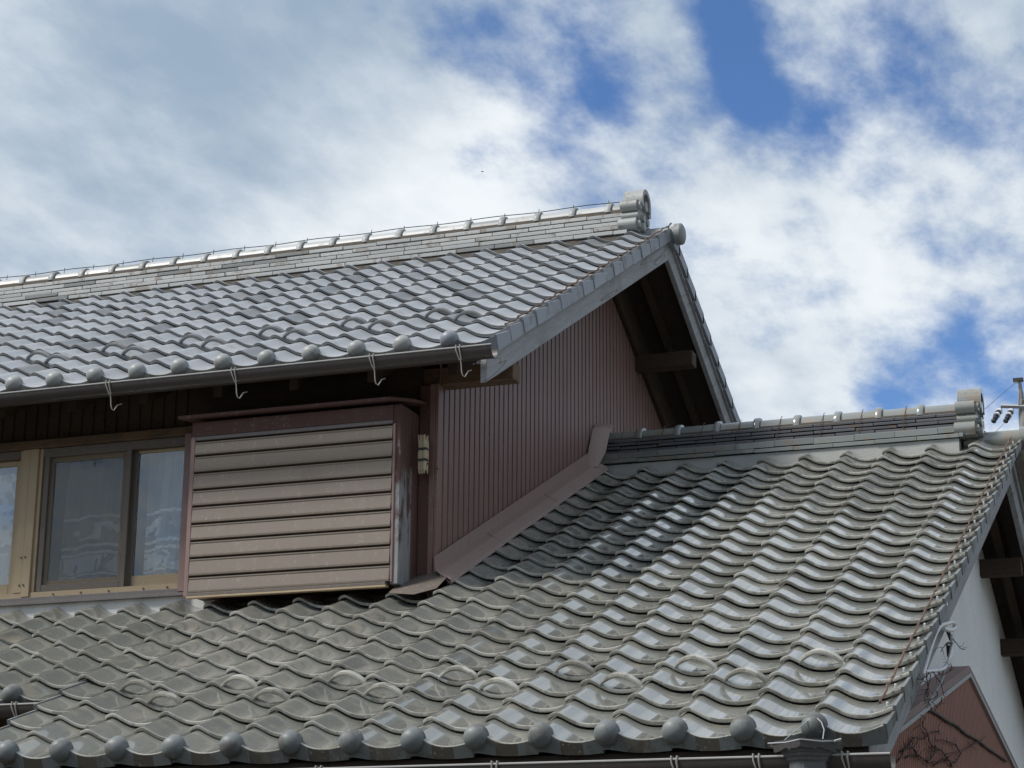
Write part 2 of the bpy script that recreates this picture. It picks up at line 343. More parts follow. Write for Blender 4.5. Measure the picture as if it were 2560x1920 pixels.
# ---------------------------------------------------------------- dimensions
S = 0.265                                                   # tile pitch along the eave
TL, RL = 0.4244, 0.2169                                     # slope and row pitch of the roof below
TU, RU = 0.4834, 0.2286                                     # slope and row pitch of the roof above
OL = Vector((0, 0, 0)); OU = Vector((-2.2886, 2.0096, 2.2865))
YL, YU = 5.25, 5.42                                         # ridge lines
GZ = -2.45                                                  # ground
def zl(y): return y*math.tan(TL) if y <= YL else YL*math.tan(TL)-(y-YL)*math.tan(TL)
def zu(y): yy = y if y <= YU else 2*YU-y; return OU.z+(yy-OU.y)*math.tan(TU)

g = MB(); g.pts([(-900, -900, GZ), (900, -900, GZ), (900, 900, GZ), (-900, 900, GZ)]); g.face((0, 1, 2, 3))
tag(g.build('ground', 'ground_soil'), 'bare earth ground around the house', 'ground', kind='structure')

m = MB(); rg = random.Random(8); rows = []; N = 180                  # unseen wooded ring added to keep the low light off the walls
ph = [rg.uniform(0, 6.28) for _ in range(8)]
for rad, hh in ((55, 0), (62, 7.5), (70, 12.2), (80, 14), (140, 16)):
    rows.append([(rad*math.cos(2*math.pi*k/N), rad*math.sin(2*math.pi*k/N), GZ-.3+hh*(1+.10*math.sin(5*2*math.pi*k/N+ph[0])+.07*math.sin(17*2*math.pi*k/N+ph[1])+.05*rg.uniform(-1, 1)*(hh > 8))) for k in range(N)])
m.grid(rows, close=True)
tag(m.build('horizon_blocker', 'blocker_foliage', None, smooth=60), 'unseen wooded ring added as treeline to block low light', 'horizon_blocker', kind='structure')

HOUSE = thing('house', (-3.5, 4.5, GZ), 'two-storey house with grey wavy tiled roofs and brown ribbed metal walls', 'house')

# ---------------------------------------------------------------- roof tiles
PROF = [(0, -.001), (.004, .0055), (.013, .0105), (.026, .0148), (.037, .0165), (.047, .0142), (.060, .0072), (.077, -.0032), (.095, -.0140), (.114, -.0232), (.134, -.0298), (.156, -.0336), (.180, -.0350), (.204, -.0340), (.226, -.0308), (.248, -.0262), (.267, -.0218), (.284, -.0178)]
VERGE = PROF[:13]+[(.208, -.0325), (.234, -.0265), (.260, -.0180), (.282, -.0100), (.298, -.0045)]
LVERGE = [(.034, .006), (.040, .005), (.055, -.003), (.075, -.0125), (.096, -.0200), (.118, -.0265)]+PROF[10:]
T = .0175
def pz(u):
    for (a, b), (c, d) in zip(PROF, PROF[1:]):
        if a <= u <= c: return b+(d-b)*(u-a)/(c-a)
    return PROF[-1][1]
def tile_body(b, prof, r, edge, L=None):
    L = L or r+.066; tilt = (T+.0065)/r
    st = [(.003, -T), (0, -T*.88), (0, -.0125), (0, -.0030), (.0009, -.0010), (.0028, -.0001), (.010, 0), (L*.5, 0), (L, 0), (L, -T*.8)]
    rows = [[(u, s, n+dn-s*tilt) for u, n in prof] for s, dn in st]
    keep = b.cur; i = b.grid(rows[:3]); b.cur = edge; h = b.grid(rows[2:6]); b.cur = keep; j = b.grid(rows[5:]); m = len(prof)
    # underside and the two ends
    for k in range(m-1): b.face((i+k, j+4*m+k, j+4*m+k+1, i+k+1))
    for k in (0, m-1): b.face([i+a*m+k for a in range(3)]+[h+a*m+k for a in (1, 2, 3)]+[j+a*m+k for a in (1, 2, 3, 4)])
def dome(b, u, n, rad=.0475, depth=.036):
    rows = []
    for a in (0, 18, 36, 54, 72, 84):
        c, s_ = math.cos(R(a)), math.sin(R(a))
        rows.append([(u+rad*c*math.cos(2*math.pi*k/20), -.004-depth*s_, n+rad*c*math.sin(2*math.pi*k/20)) for k in range(20)])
    rows.insert(0, [(p[0], .03, p[2]) for p in rows[0]])
    i = b.grid(rows, close=True); b.face([i+(len(rows)-1)*20+k for k in range(20)])
def tile_mesh(kind, r, mats, flap=.09):
    b = MB()
    prof = {'verge': VERGE, 'eave_verge': VERGE, 'left': LVERGE, 'eave_left': LVERGE}.get(kind, PROF)
    tile_body(b, prof, r, len(mats)-1)
    if 'eave' in kind:                                      # hanging front with its wavy lower edge, and the round end on the roll
        b.cur = 1
        h = [n+.086-.30*(n+.035) for u, n in prof]
        front = [(u, -.003, n-.003) for u, n in prof]; low = [(u, -.003, n-hh) for (u, n), hh in zip(prof, h)]; back = [(u, .018, n-hh) for (u, n), hh in zip(prof, h)]; bt = [(u, .018, n-T*.5) for u, n in prof]
        i = b.grid([bt, front, low, back]); m = len(prof)
        for q in range(len(b.f)):                       # the middle of the hanging front is bare, unglazed clay
            us = [b.v[x][0] for x in b.f[q]]
            if b.m[q] == 1 and .105 < sum(us)/len(us) < .215: b.m[q] = 2
        for k in (0, m-1): b.face([i+a*m+k for a in range(4)])
        if kind != 'eave_left': dome(b, .036, -.008)
        b.cur = 0
    if 'verge' in kind or 'left' in kind:                   # flap that hangs over the gable edge
        b.cur = 1
        tilt = (T+.0065)/r; L = r+.022
        xa, xb = (.290, .303) if 'verge' in kind else (.045, .031)
        dx = -.0035 if 'verge' in kind else .0035
        top, bot = (-.003, -flap)
        if 'left' in kind: top = .006
        P = []
        for s_, o in ((-.002, 0), (L, dx)):
            P += [(xa+o, s_, top-s_*tilt), (xb+o, s_, top-s_*tilt), (xb+o, s_, bot), (xa+o, s_, bot)]
        i = b.pts(P)
        for q in ((0, 1, 2, 3), (7, 6, 5, 4), (0, 4, 5, 1), (1, 5, 6, 2), (2, 6, 7, 3), (3, 7, 4, 0)): b.face([i+k for k in q])
        b.cur = 0
        if kind == 'verge' and len(mats) > 3:               # fixing screw
            b.cur = 2; b.tube([(.268, .020, -.012), (.268, .020, .004)], .0045, 6); b.cur = 0
    if kind == 'snow':                                      # raised snow-guard loop standing on the pan
        u0, u1 = .078, .262; N = 14; rows = []
        for k in range(N+1):
            q = k/N; u = u0+(u1-u0)*q
            n = pz(u0)*(1-q)+pz(u1)*q + .050*math.sin(math.pi*q)**.80 - .004
            dz = (.050*math.sin(math.pi*min(1, q+.02))**.80-.050*math.sin(math.pi*max(0, q-.02))**.80) if 0 < q < 1 else 0
            th = .019
            rows.append([(u, .002, n-th), (u, -.001, n-th*.5), (u, .002, n), (u, .034, n), (u, .037, n-th*.5), (u, .034, n-th)])
        b.cur = len(mats)-1; b.grid(rows, close=True); b.cur = 0
    return b.mesh(kind+'_tile', mats, smooth=33, weld=True)

def lay(roof, O, th, r, cells, kinds, names, jit, rng):
    for (c, k) in cells:
        kd = kinds(c, k); me, nm = names[kd]
        p = O + Vector((-c*S + rng.uniform(-1, 1)*jit, k*r*math.cos(th), k*r*math.sin(th)))
        p += Vector((0, -math.sin(th), math.cos(th)))*rng.uniform(-1, 1)*jit*.8 + Vector((0, math.cos(th), math.sin(th)))*rng.uniform(-1, 1)*jit
        j = jit*3.0
        place(me, nm, roof, p, (th+rng.uniform(-1, 1)*j, rng.uniform(-1, 1)*j, rng.uniform(-1, 1)*j))

def slope_slab(b, x0, x1, ya, yb, zf, top, bot):
    """a slab that follows a roof plane between two y values"""
    P = [(x, y, zf(y)+o) for o in (bot, top) for y in (ya, yb) for x in (x0, x1)]
    i = b.pts(P)
    for q in ((0, 2, 3, 1), (4, 5, 7, 6), (0, 1, 5, 4), (2, 6, 7, 3), (0, 4, 6, 2), (1, 3, 7, 5)): b.face([i+k for k in q])

# --- roof over the ground floor
b = MB()
slope_slab(b, -3.58, .22, .06, YL, zl, -.105, -.15); slope_slab(b, -3.58, .22, YL, 10.3, zl, -.095, -.15)
slope_slab(b, -9.0, -3.585, 4*RL*math.cos(TL)+.12, YL, zl, -.105, -.15); slope_slab(b, -9.0, -3.585, YL, 10.3, zl, -.095, -.15)
LROOF = b.build('skirt_roof', 'soffit_wood', HOUSE); tag(LROOF, 'wide roof of glossy grey-green tiles over the ground floor')
b = MB()
slope_slab(b, .29, -3.0, YL+.13, 10.35, zl, .0, -.09)
rear = b.build('rear_slope', 'glazed_clay', LROOF)
def lower_kind(c, k):
    if c == 0: return 'eave_verge' if k == 0 else 'verge'
    if c == 14 and k <= 4: return 'eave_left' if k == 0 else 'left'
    if (k == 0 and c < 14) or (k == 4 and c >= 15): return 'eave'
    if (c % 2 == 1 and k == 4 and c <= 13) or (c % 2 == 0 and k == 3 and 2 <= c <= 12): return 'snow'
    return 'plain'
cells = []
for k in range(26):
    for c in range(22):
        if c >= 15 and k < 4: continue
        if c >= 10 and k >= 12: continue
        x, y = proj((-c*S+.13, k*RL*math.cos(TL), k*RL*math.sin(TL)))
        if x < -150 or y > 2060: continue
        cells.append((c, k))
G, E_, GE, BS = 'glazed_clay', 'eave_clay', 'glazed_edge', 'bright_steel'
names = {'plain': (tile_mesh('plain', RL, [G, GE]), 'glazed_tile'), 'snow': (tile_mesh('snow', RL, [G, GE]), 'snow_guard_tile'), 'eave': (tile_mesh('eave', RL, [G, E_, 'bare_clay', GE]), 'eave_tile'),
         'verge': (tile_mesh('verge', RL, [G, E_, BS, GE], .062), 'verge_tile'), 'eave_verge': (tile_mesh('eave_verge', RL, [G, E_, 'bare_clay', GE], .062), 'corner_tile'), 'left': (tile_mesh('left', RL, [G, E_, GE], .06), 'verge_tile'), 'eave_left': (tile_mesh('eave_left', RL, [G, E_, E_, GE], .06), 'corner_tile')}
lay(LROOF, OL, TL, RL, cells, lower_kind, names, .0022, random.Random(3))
NL = len(cells)

# --- roof over the first storey
b = MB()
slope_slab(b, -9.3, -2.03, OU.y+.03, YU, zu, -.09, -.14); slope_slab(b, -9.3, -2.03, YU, 2*YU-OU.y-.03, zu, -.09, -.14)
UROOF = b.build('roof', 'soffit_wood', HOUSE); tag(UROOF, 'gabled roof of matte silver-grey tiles over the first storey')
b = MB()
tilt = .021
for k in range(17):                                         # the rear slope, seen only along its edge: stepped courses
    y0 = 2*YU-OU.y-k*RU*math.cos(TU); y1 = y0-RU*math.cos(TU)-.03
    z0 = zu(y0); z1 = zu(y1)-.022
    i = b.pts([(x, y, z) for x in (-9.3, -1.985) for y, z in ((y0, z0), (y1, z1), (y1, z1-.085), (y0, z0-.085))])
    for q in ((0, 1, 2, 3), (7, 6, 5, 4), (0, 4, 5, 1), (1, 5, 6, 2), (2, 6, 7, 3), (3, 7, 4, 0)): b.face([i+j for j in q])
b.build('rear_slope', 'verge_clay_upper', UROOF)
def upper_kind(c, k):
    if c == 0: return 'eave_verge' if k == 0 else 'verge'
    if k == 0: return 'eave'
    if (c % 2 == 0 and k == 4) or (c % 2 == 1 and k == 3): return 'snow'
    return 'plain'
cells = []
for k in range(17):
    for c in range(24):
        p = OU+Vector((-c*S+.13, k*RU*math.cos(TU), k*RU*math.sin(TU))); x, y = proj(p)
        if x < -150: continue
        cells.append((c, k))
G, E_, GE = 'matte_clay', 'eave_clay_upper', 'matte_edge'
names = {'plain': (tile_mesh('plain', RU, [G, GE]), 'matte_tile'), 'snow': (tile_mesh('snow', RU, [G, GE]), 'snow_guard_tile'), 'eave': (tile_mesh('eave', RU, [G, E_, 'bare_clay_upper', GE]), 'eave_tile'),
         'verge': (tile_mesh('verge', RU, [G, 'verge_clay_upper', GE]), 'verge_tile'), 'eave_verge': (tile_mesh('eave_verge', RU, [G, 'verge_clay_upper', 'bare_clay_upper', GE]), 'corner_tile')}
lay(UROOF, OU, TU, RU, cells, upper_kind, names, .0022, random.Random(5))
NU = len(cells)

# twisted wires that tie the gable-edge tiles down
def verge_wire(roof, O, th, r, k0, k1, u, mt, seed):
    rng = random.Random(seed); e = Vector((0, math.cos(th), math.sin(th))); n = Vector((0, -math.sin(th), math.cos(th)))
    P = []; rad = []
    for i in range(int((k1-k0)*6)+1):
        k = k0+i/6; fr = k-math.floor(k)
        h = .004-.012*fr+rng.uniform(-.0015, .0015)
        P.append(O+Vector((u+rng.uniform(-.003, .003), 0, 0))+e*(k*r)+n*(h+.004)); rad.append(.0042 if i % 3 else .0062)
    m = MB(); m.tube(P, rad, 5); m.build('verge_wire', mt, roof, smooth=60)
verge_wire(LROOF, OL, TL, RL, 1.02, 26.0, .243, 'rust_wire', 1)
verge_wire(UROOF, OU, TU, RU, 1.0, 17.2, .276, 'rust_wire', 2)

# ---------------------------------------------------------------- ridges
def ridge(name, label, x0, x1, yc, layers, cap_z, cap_r, mt, capmt, oni_x, oni, tube_x, core_mt, mortar_mt, mortar, ringoff, seed):
    """layers: (half width, z bottom, z top, piece length, phase)"""
    rng = random.Random(seed); name_dark = capmt == 'ridge_clay_upper'; onimt = 'eave_clay_upper' if name_dark else capmt
    core = MB(); core.box(x0, x1, yc-.085, yc+.085, layers[0][1]+.004, cap_z+.01)
    rd = core.build(name, core_mt, HOUSE); tag(rd, label)
    for hw, za, zb, ln, ph in layers:
        x = x1-ph*ln; first = True
        xs = [x1]
        while x > x0: xs.append(x); x -= ln*rng.uniform(.97, 1.03)
        xs.append(x0)
        for a, c in zip(xs, xs[1:]):
            if a-c < .01: continue
            px, _ = proj((c, yc-hw, za))
            if proj((a, yc-hw, za))[0] < -120: continue
            m = MB(); d = rng.uniform(-.004, .004); e = rng.uniform(-.0025, .0025)
            y0 = yc-hw+d
            slope = .006
            sl = .010 if name_dark else .006
            poly = [(y0+.026, za+sl), (y0+.002, za+sl), (y0+.001, zb-.006), (y0+.006, zb-.002), (yc, zb-.001+slope), (2*yc-y0-.006, zb-.002), (2*yc-y0, zb-.006), (2*yc-y0, za+.0015)]
            gap = .0032 if hw < .15 or name_dark else .0012
            m.prism([(yy, zz+e) for yy, zz in poly], 'x', c+gap, a-gap)
            m.build('ridge_tile', capmt if hw > .15 else mt, rd, smooth=30)
    # rounded capping, each piece with a raised collar at its end
    x = x1-ringoff; n = 14; capx = [x1]
    while x > x0: capx.append(x); x -= S
    capx.append(x0)
    for a, c in zip(capx, capx[1:]):
        if proj((a, yc, cap_z))[0] < -120 or a-c < .02: continue
        m = MB(); d = rng.uniform(-.002, .002)
        arc = lambda rr, xx: [(xx, yc+rr*math.cos(math.pi*k/n), cap_z+d+rr*math.sin(math.pi*k/n)) for k in range(n+1)]
        m.grid([arc(cap_r*.72, c+.001), arc(cap_r, c+.001), arc(cap_r*1.01, a-.046)])
        if a < x1:
            m.cur = 1; m.grid([arc(cap_r*1.01, a-.046), arc(cap_r*1.19, a-.044), arc(cap_r*1.24, a-.038), arc(cap_r*1.24, a-.008), arc(cap_r*1.18, a-.002), arc(cap_r*.8, a-.0015)])  # upper ridge: collars in darker clay, shade of their facing painted in
        else: m.grid([arc(cap_r*1.01, a-.046), arc(cap_r*1.01, a)])
        m.build('ridge_cap', [capmt, onimt], rd, smooth=40)
    # mortar bedding under the ridge
    m = MB(); m.box(x0, x1-.03, yc-mortar[0], yc+mortar[0], mortar[1], mortar[2]); m.build('mortar_bed', mortar_mt, rd)
    # scrolled end tile
    xo = oni_x; z0 = oni
    m = MB()
    R1 = .098; cz = z0+.235; N = 22
    pts = [(yc+R1*math.cos(math.pi*k/N), cz+R1*math.sin(math.pi*k/N)) for k in range(N+1)]
    prof = [(yc+.105, z0), (yc+.118, z0+.14)]+pts+[(yc-.118, z0+.14), (yc-.105, z0)]
    m.prism(prof, 'x', xo-.075, xo+.035)
    # raised hollow rim on the outer face
    rim = [(yc+(R1+.006)*math.cos(math.pi*(k/N*1.3-.15)), cz+(R1+.006)*math.sin(math.pi*(k/N*1.3-.15))) for k in range(N+1)]
    inn = [(yc+(R1-.026)*math.cos(math.pi*(k/N*1.3-.15)), cz+(R1-.026)*math.sin(math.pi*(k/N*1.3-.15))) for k in range(N+1)]
    for k in range(N): m.prism([rim[k], rim[k+1], inn[k+1], inn[k]], 'x', xo-.080, xo+.062)
    for sgn in (-1, 1):
        m.cyl_x(yc+sgn*.112, z0+.190, .043, xo-.090, xo+.030, 18); m.cyl_x(yc+sgn*.108, z0+.190, .027, xo+.028, xo+.052, 14)
        m.cyl_x(yc+sgn*.104, z0+.118, .031, xo-.085, xo+.034, 16)
        m.cyl_x(yc+sgn*.122, z0+.050, .047, xo-.100, xo+.028, 18); m.cyl_x(yc+sgn*.118, z0+.050, .026, xo+.026, xo+.050, 14)
        m.cyl_x(yc+sgn*.060, z0+.042, .034, xo+.030, xo+.066, 14); m.cyl_x(yc+sgn*.045, z0+.110, .028, xo+.030, xo+.060, 14)
    m.cyl_x(yc, z0+.215, .036, xo+.030, xo+.060, 14)
    m.build('ridge_end_tile', onimt, rd, smooth=35)
    # round tube under the end tile that runs out over the gable peak
    m = MB(); zt = tube_x[1]
    m.cyl_x(yc, zt, .060, xo-.06, tube_x[0]-.05, 18); m.cyl_x(yc, zt, .076, tube_x[0]-.052, tube_x[0]-.012, 20)
    rows = [[(tube_x[0]-.014+dx, yc+rr*math.cos(2*math.pi*k/20), zt+rr*math.sin(2*math.pi*k/20)) for k in range(20)] for dx, rr in ((0, .076), (.012, .070), (.022, .050), (.027, .018))]
    i = m.grid(rows, close=True); m.face([i+60+k for k in range(20)])
    m.build('gable_tube', onimt, rd, smooth=40)
    return rd
UR = ridge('ridge', 'long pale weathered ridge of stacked flat tiles on the first-storey roof', -9.3, -2.27, YU,
      [(.158, 3.992, 4.030, .29, .35), (.146, 4.030, 4.068, .29, .85), (.128, 4.068, 4.104, .27, .25), (.118, 4.104, 4.140, .27, .75), (.110, 4.140, 4.176, .27, .15)],
      4.196, .073, 'ridge_clay_upper', 'ridge_clay_upper', -2.235, 4.020, (-1.915, 4.005), 'mortar_dark', 'mortar_dark', (.150, 3.86, 3.990), .14, 11)
LR = ridge('ridge', 'short dark ridge of stacked flat tiles running from brown wall to gable peak', -2.40, -.045, YL,
      [(.175, 2.322, 2.354, .262, .1), (.160, 2.354, 2.402, .262, .6), (.128, 2.402, 2.428, .262, .1), (.122, 2.428, 2.453, .262, .6), (.116, 2.453, 2.478, .262, .15), (.110, 2.478, 2.503, .262, .65)],
      2.510, .072, 'ridge_clay_lower', 'cap_clay_lower', .000, 2.335, (.335, 2.325), 'mortar_dark', 'mortar_grey', (.158, 2.20, 2.321), .25, 12)
# wire stretched over the capping on small clips
m = MB(); P = [(x, YU-.02, 4.196+.073+.020+.004*math.sin(x*9)) for x in [-9.3+i*.1 for i in range(71)]]; m.tube(P, .0032, 5)
for i in range(28):
    x = -9.2+i*S*.98; m.tube([(x, YU-.02, 4.262), (x+.004, YU-.02, 4.308)], .0028, 4)
m.build('ridge_wire', 'dark_wire', UR)
for x in [-.42, -.70, -.95, -1.23, -1.5, -1.75, -2.02, -2.3]:
    m = MB(); m.tube([(x, YL-.131, 2.415), (x+.003, YL-.132, 2.46), (x+.006, YL-.118, 2.506), (x+.008, YL-.076, 2.535), (x+.01, YL-.03, 2.588), (x+.012, YL-.01, 2.596)], .0024, 4)
    m.build('tie_wire', 'rust_wire', LR)

# ---------------------------------------------------------------- gable boards, rafters, purlins
def gable(x_face, zf, yc, ya, top, bot, thick, strip_top, mt):
    for ends in ((ya, yc), (yc, 2*yc-ya)):
        m = MB(); slope_slab(m, x_face-thick, x_face, ends[0], ends[1]-(.0 if ends[0] == ya else 0), zf, top, bot)
        m.build('bargeboard', mt, HOUSE, bevel=.003)
        m = MB(); slope_slab(m, x_face-thick+.004, x_face+.018, ends[0]+.05, ends[1]-.0, zf, strip_top, top-.001)
        m.build('edge_board', mt, HOUSE, bevel=.002)
gable(-2.022, zu, YU, 1.975, -.118, -.250, .035, -.098, 'grey_wood')
gable(.205, zl, YL, .02, -.165, -.325, .035, -.099, 'grey_wood')
for y0, y1 in ((OU.y+.08, YU-.05), (YU+.05, 2*YU-OU.y-.08)):
    for x in (-2.26, -2.72, -3.18, -3.64, -4.10, -4.56, -5.02, -5.48):
        m = MB(); slope_slab(m, x-.025, x+.025, y0, y1, zu, -.141, -.215); m.build('rafter', 'dark_wood', HOUSE)
for y0, y1 in ((.05, YL-.05), (YL+.05, 10.2)):
    for x in (.02, -.44, -.90, -1.36, -1.82, -2.28, -2.74, -3.20):
        m = MB(); slope_slab(m, x-.028, x+.028, y0, y1, zl, -.151, -.225); m.build('rafter', 'dark_wood', HOUSE)
for y in (6.10,):                         # purlin ends that carry the overhang
    m = MB(); z = zu(y)-.36; m.box(-2.9, -2.035, y-.055, y+.055, z-.11, z); m.build('purlin', 'dark_wood', HOUSE, bevel=.004)
m = MB(); m.box(-9.2, -2.045, 2.425, 2.535, 2.165, 2.265); m.build('purlin', 'brown_wood', HOUSE, bevel=.004)
for y in (5.98, 6.85):
    m = MB(); z = zl(y)-.33; m.box(-.5, .165, y-.05, y+.05, z-.11, z); m.build('purlin', 'dark_wood', HOUSE, bevel=.004)
m = MB(); slope_slab(m, -2.452, -2.425, 2.45, YU, zu, -.14, -.30); slope_slab(m, -2.452, -2.425, YU, 2*YU-2.45, zu, -.14, -.40)
m.build('wall_top_strip', 'dark_wood', HOUSE)  # dark strip along the wall top below the roof slopes

# ---------------------------------------------------------------- walls
def ribbed(name, mt, X, y0, y1, ztop, zbot, pitch, depth, groove, parent, flat=None, face=1):
    """sheet metal in the plane x = X, ribs upright; ztop is a function of y"""
    m = MB(); top = []; bot = []; y = y0
    while y < y1:
        for dy, dx in ((0, 0), (pitch-groove, 0), (pitch-groove*.78, -depth), (pitch-groove*.22, -depth)):
            yy = min(y+dy, y1); top.append((X+dx*face, yy, ztop(yy))); bot.append((X+dx*face, yy, zbot))
        y += pitch
    m.grid([bot, top])
    return m.build(name, mt, parent)
ribbed('gable_wall', 'brown_sheet', -2.46, 2.405, 2*YU-2.405, lambda y: min(zu(y)-.16, 9), .85, .0765, .020, .019, HOUSE)
ribbed('gable_wall', 'white_sheet', -.10, .78, 9.70, lambda y: zl(y)-.16, GZ, .045, .004, .016, HOUSE)
# front of the first storey
m = MB(); m.box(-9.1, -2.565, 2.405, 2.50, 1.995, 2.30); m.box(-9.1, -2.565, 2.405, 2.50, .80, 1.10); m.box(-9.1, -6.85, 2.405, 2.50, 1.10, 1.995); m.box(-3.95, -2.565, 2.405, 2.50, 1.10, 1.995)
m.build('front_wall', 'dark_wood', HOUSE)
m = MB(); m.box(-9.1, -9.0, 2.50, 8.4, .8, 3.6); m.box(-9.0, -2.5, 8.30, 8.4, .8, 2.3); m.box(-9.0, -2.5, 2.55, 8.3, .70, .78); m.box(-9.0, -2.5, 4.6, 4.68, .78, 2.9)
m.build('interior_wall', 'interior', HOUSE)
x = -6.2                                                       # cladding strips on the dark wall over the window
while x < -4.0:
    m = MB(); m.box(x, x+.058, 2.397, 2.405, 2.045, 2.28); m.build('cladding_strip', 'dark_wood', HOUSE); x += .0765
# corner post with its metal trim
m = MB(); m.box(-2.565, -2.470, 2.380, 2.48, 1.0, 2.16); m.build('corner_post', 'box_paint', HOUSE, bevel=.004)
m = MB(); m.box(-2.4695, -2.452, 2.375, 2.412, 1.0, 2.16); m.box(-2.500, -2.4705, 2.370, 2.379, 1.0, 2.16); m.build('corner_trim', 'brown_sheet', HOUSE, bevel=.002)
# ground floor
m = MB(); m.box(-3.55, -.12, .80, .90, GZ, .17); m.box(-3.56, -3.552, .902, 1.60, GZ, .20); m.box(-9.0, -3.645, 1.50, 1.60, GZ, .52); m.box(-9.0, -.12, 9.6, 9.7, GZ, .25); m.box(-9.1, -9.002, 1.5, 9.7, GZ, .4)
m.build('ground_floor_wall', 'dark_wood', HOUSE)
# white bedding mortar below the window sill
m = MB(); m.box(-9.0, -3.70, 2.355, 2.404, .90, 1.085); m.build('mortar_strip', 'plaster', HOUSE, bevel=.004)
m = MB(); m.box(-3.70, -2.60, 2.345, 2.404, .86, 1.02); m.build('mortar_strip', 'mortar_dark', HOUSE)

# ---------------------------------------------------------------- flashing along the foot of the brown gable wall
def yl_pt(y, x, h): n = Vector((0, -math.sin(TL), math.cos(TL))); return Vector((x, y, zl(y)))+n*h
cuts = [2.34, 3.10, 3.55, 4.05, 4.50, 5.02]
for i, (a, c) in enumerate(zip(cuts, cuts[1:])):
    m = MB(); o = .0028*(i % 2)+.001
    rows = []
    for y in (a, a+(c-a)*.5, c+.012):
        lift = o
        rows.append([Vector((-2.445, y, zl(y)+.150)), Vector((-2.443, y, zl(y)+.078+lift)), yl_pt(y-.004, -2.40, .058+lift), yl_pt(y-.01, -2.345, .026+lift), yl_pt(y-.012, -2.338, .006+lift), yl_pt(y-.012, -2.342, .004+lift), yl_pt(y-.004, -2.40, .05+lift)])
    m.grid(rows); m.grid([[p+Vector((0, 0, .0)) for p in rows[0]], [p-Vector((0, 0, .004)) for p in rows[0]]])
    m.build('flashing_panel', 'brown_flashing', HOUSE)
# upright piece at the ridge and the folded foot at the corner
m = MB(); m.grid([[(-2.444, 4.86, 2.26), (-2.40, 4.87, 2.265), (-2.37, 4.90, 2.27)], [(-2.444, 4.94, 2.42), (-2.40, 4.97, 2.42), (-2.362, 5.04, 2.40)], [(-2.444, 5.02, 2.56), (-2.405, 5.06, 2.565), (-2.358, 5.12, 2.55)], [(-2.444, 5.10, 2.615), (-2.40, 5.14, 2.625), (-2.352, 5.18, 2.605)], [(-2.444, 5.25, 2.64), (-2.40, 5.25, 2.65), (-2.352, 5.25, 2.625)]])
m.build('flashing_panel', 'brown_flashing', HOUSE, smooth=50)
m = MB(); m.grid([[yl_pt(2.12, -2.60, .030), yl_pt(2.09, -2.54, .030), yl_pt(2.09, -2.45, .020), yl_pt(2.20, -2.37, .016)], [yl_pt(2.24, -2.60, .040), yl_pt(2.24, -2.54, .042), yl_pt(2.26, -2.45, .040), yl_pt(2.33, -2.36, .040)], [Vector((-2.60, 2.374, 1.115)), Vector((-2.54, 2.374, 1.115)), Vector((-2.455, 2.372, 1.13)), Vector((-2.43, 2.40, 1.14))]])
m.build('flashing_panel', 'bronze_frame', HOUSE, smooth=40)

# ---------------------------------------------------------------- shutter box beside the window
BX0, BX1, BY = -3.815, -2.580, 2.150
m = MB()
m.box(BX0+.002, BX1-.04, BY+.012, 2.404, 1.045, 1.995)
BOX = m.build('shutter_box', 'box_paint', HOUSE); tag(BOX, 'brown metal-clad shutter box beside the window')
def sub(name, mt, *boxes, bevel=.003, parent=None):
    m = MB()
    for q in boxes: m.box(*q)
    return m.build(name, mt, parent, bevel=bevel)
sub('top_band', 'box_paint', (BX0, BX1-.033, BY-.008, BY+.0115, 1.915, 1.998), parent=BOX)
sub('frame_strip', 'trim_metal', (BX0+.028, BX1-.033, BY-.012, BY+.010, 1.893, 1.9145), parent=BOX)
sub('frame_strip', 'annex_trim', (BX0, BX0+.0275, BY-.014, BY+.010, 1.03, 1.9145), parent=BOX)
sub('frame_strip', 'annex_trim', (-2.6125, -2.596, BY-.012, BY+.010, 1.045, 1.8925), parent=BOX)
sub('side_panel', 'worn_side', (BX1-.0325, BX1+.012, BY-.004, 2.400, 1.036, 1.998), parent=BOX)
sub('side_trim', 'box_paint', (BX1+.0125, BX1+.016, BY+.15, 2.378, 1.06, 1.99), parent=BOX)
m = MB(); i = m.pts([(x, y, z+o) for o in (0, .017) for (x, y, z) in ((BX0-.060, BY-.068, 2.008), (BX1-.03, BY-.068, 2.008), (BX1+.062, BY+.02, 2.012), (BX1+.062, 2.40, 2.050), (BX0-.060, 2.40, 2.050))])
m.face([i+k for k in (4, 3, 2, 1, 0)]); m.face([i+5+k for k in range(5)])
for k in range(5): m.face((i+k, i+(k+1) % 5, i+5+(k+1) % 5, i+5+k))
m.build('lid', 'box_paint', BOX, bevel=.002)
zs = [1.8895, 1.808, 1.713, 1.618, 1.526, 1.430, 1.3365, 1.2425, 1.141, 1.048]
for z1, z0 in zip(zs, zs[1:]):
    m = MB(); m.prism([(2.158, z0+.001), (2.1335, z0+.004), (2.1325, z0+.014), (2.1390, z1-.020), (2.1360, z1-.015), (2.1362, z1-.010), (2.1440, z1-.007), (2.158, z1-.001)], 'x', BX0+.029, -2.6135)
    m.build('slat', 'shutter_sheet', BOX)
sub('bottom_rail', 'bronze_frame', (BX0+.030, BX1-.045, 2.118, 2.16, 1.028, 1.0465), parent=BOX, bevel=.002)
sub('bottom_lip', 'aluminium_gold', (BX0+.030, BX1-.040, 2.112, 2.150, 1.018, 1.0275), parent=BOX, bevel=.001)

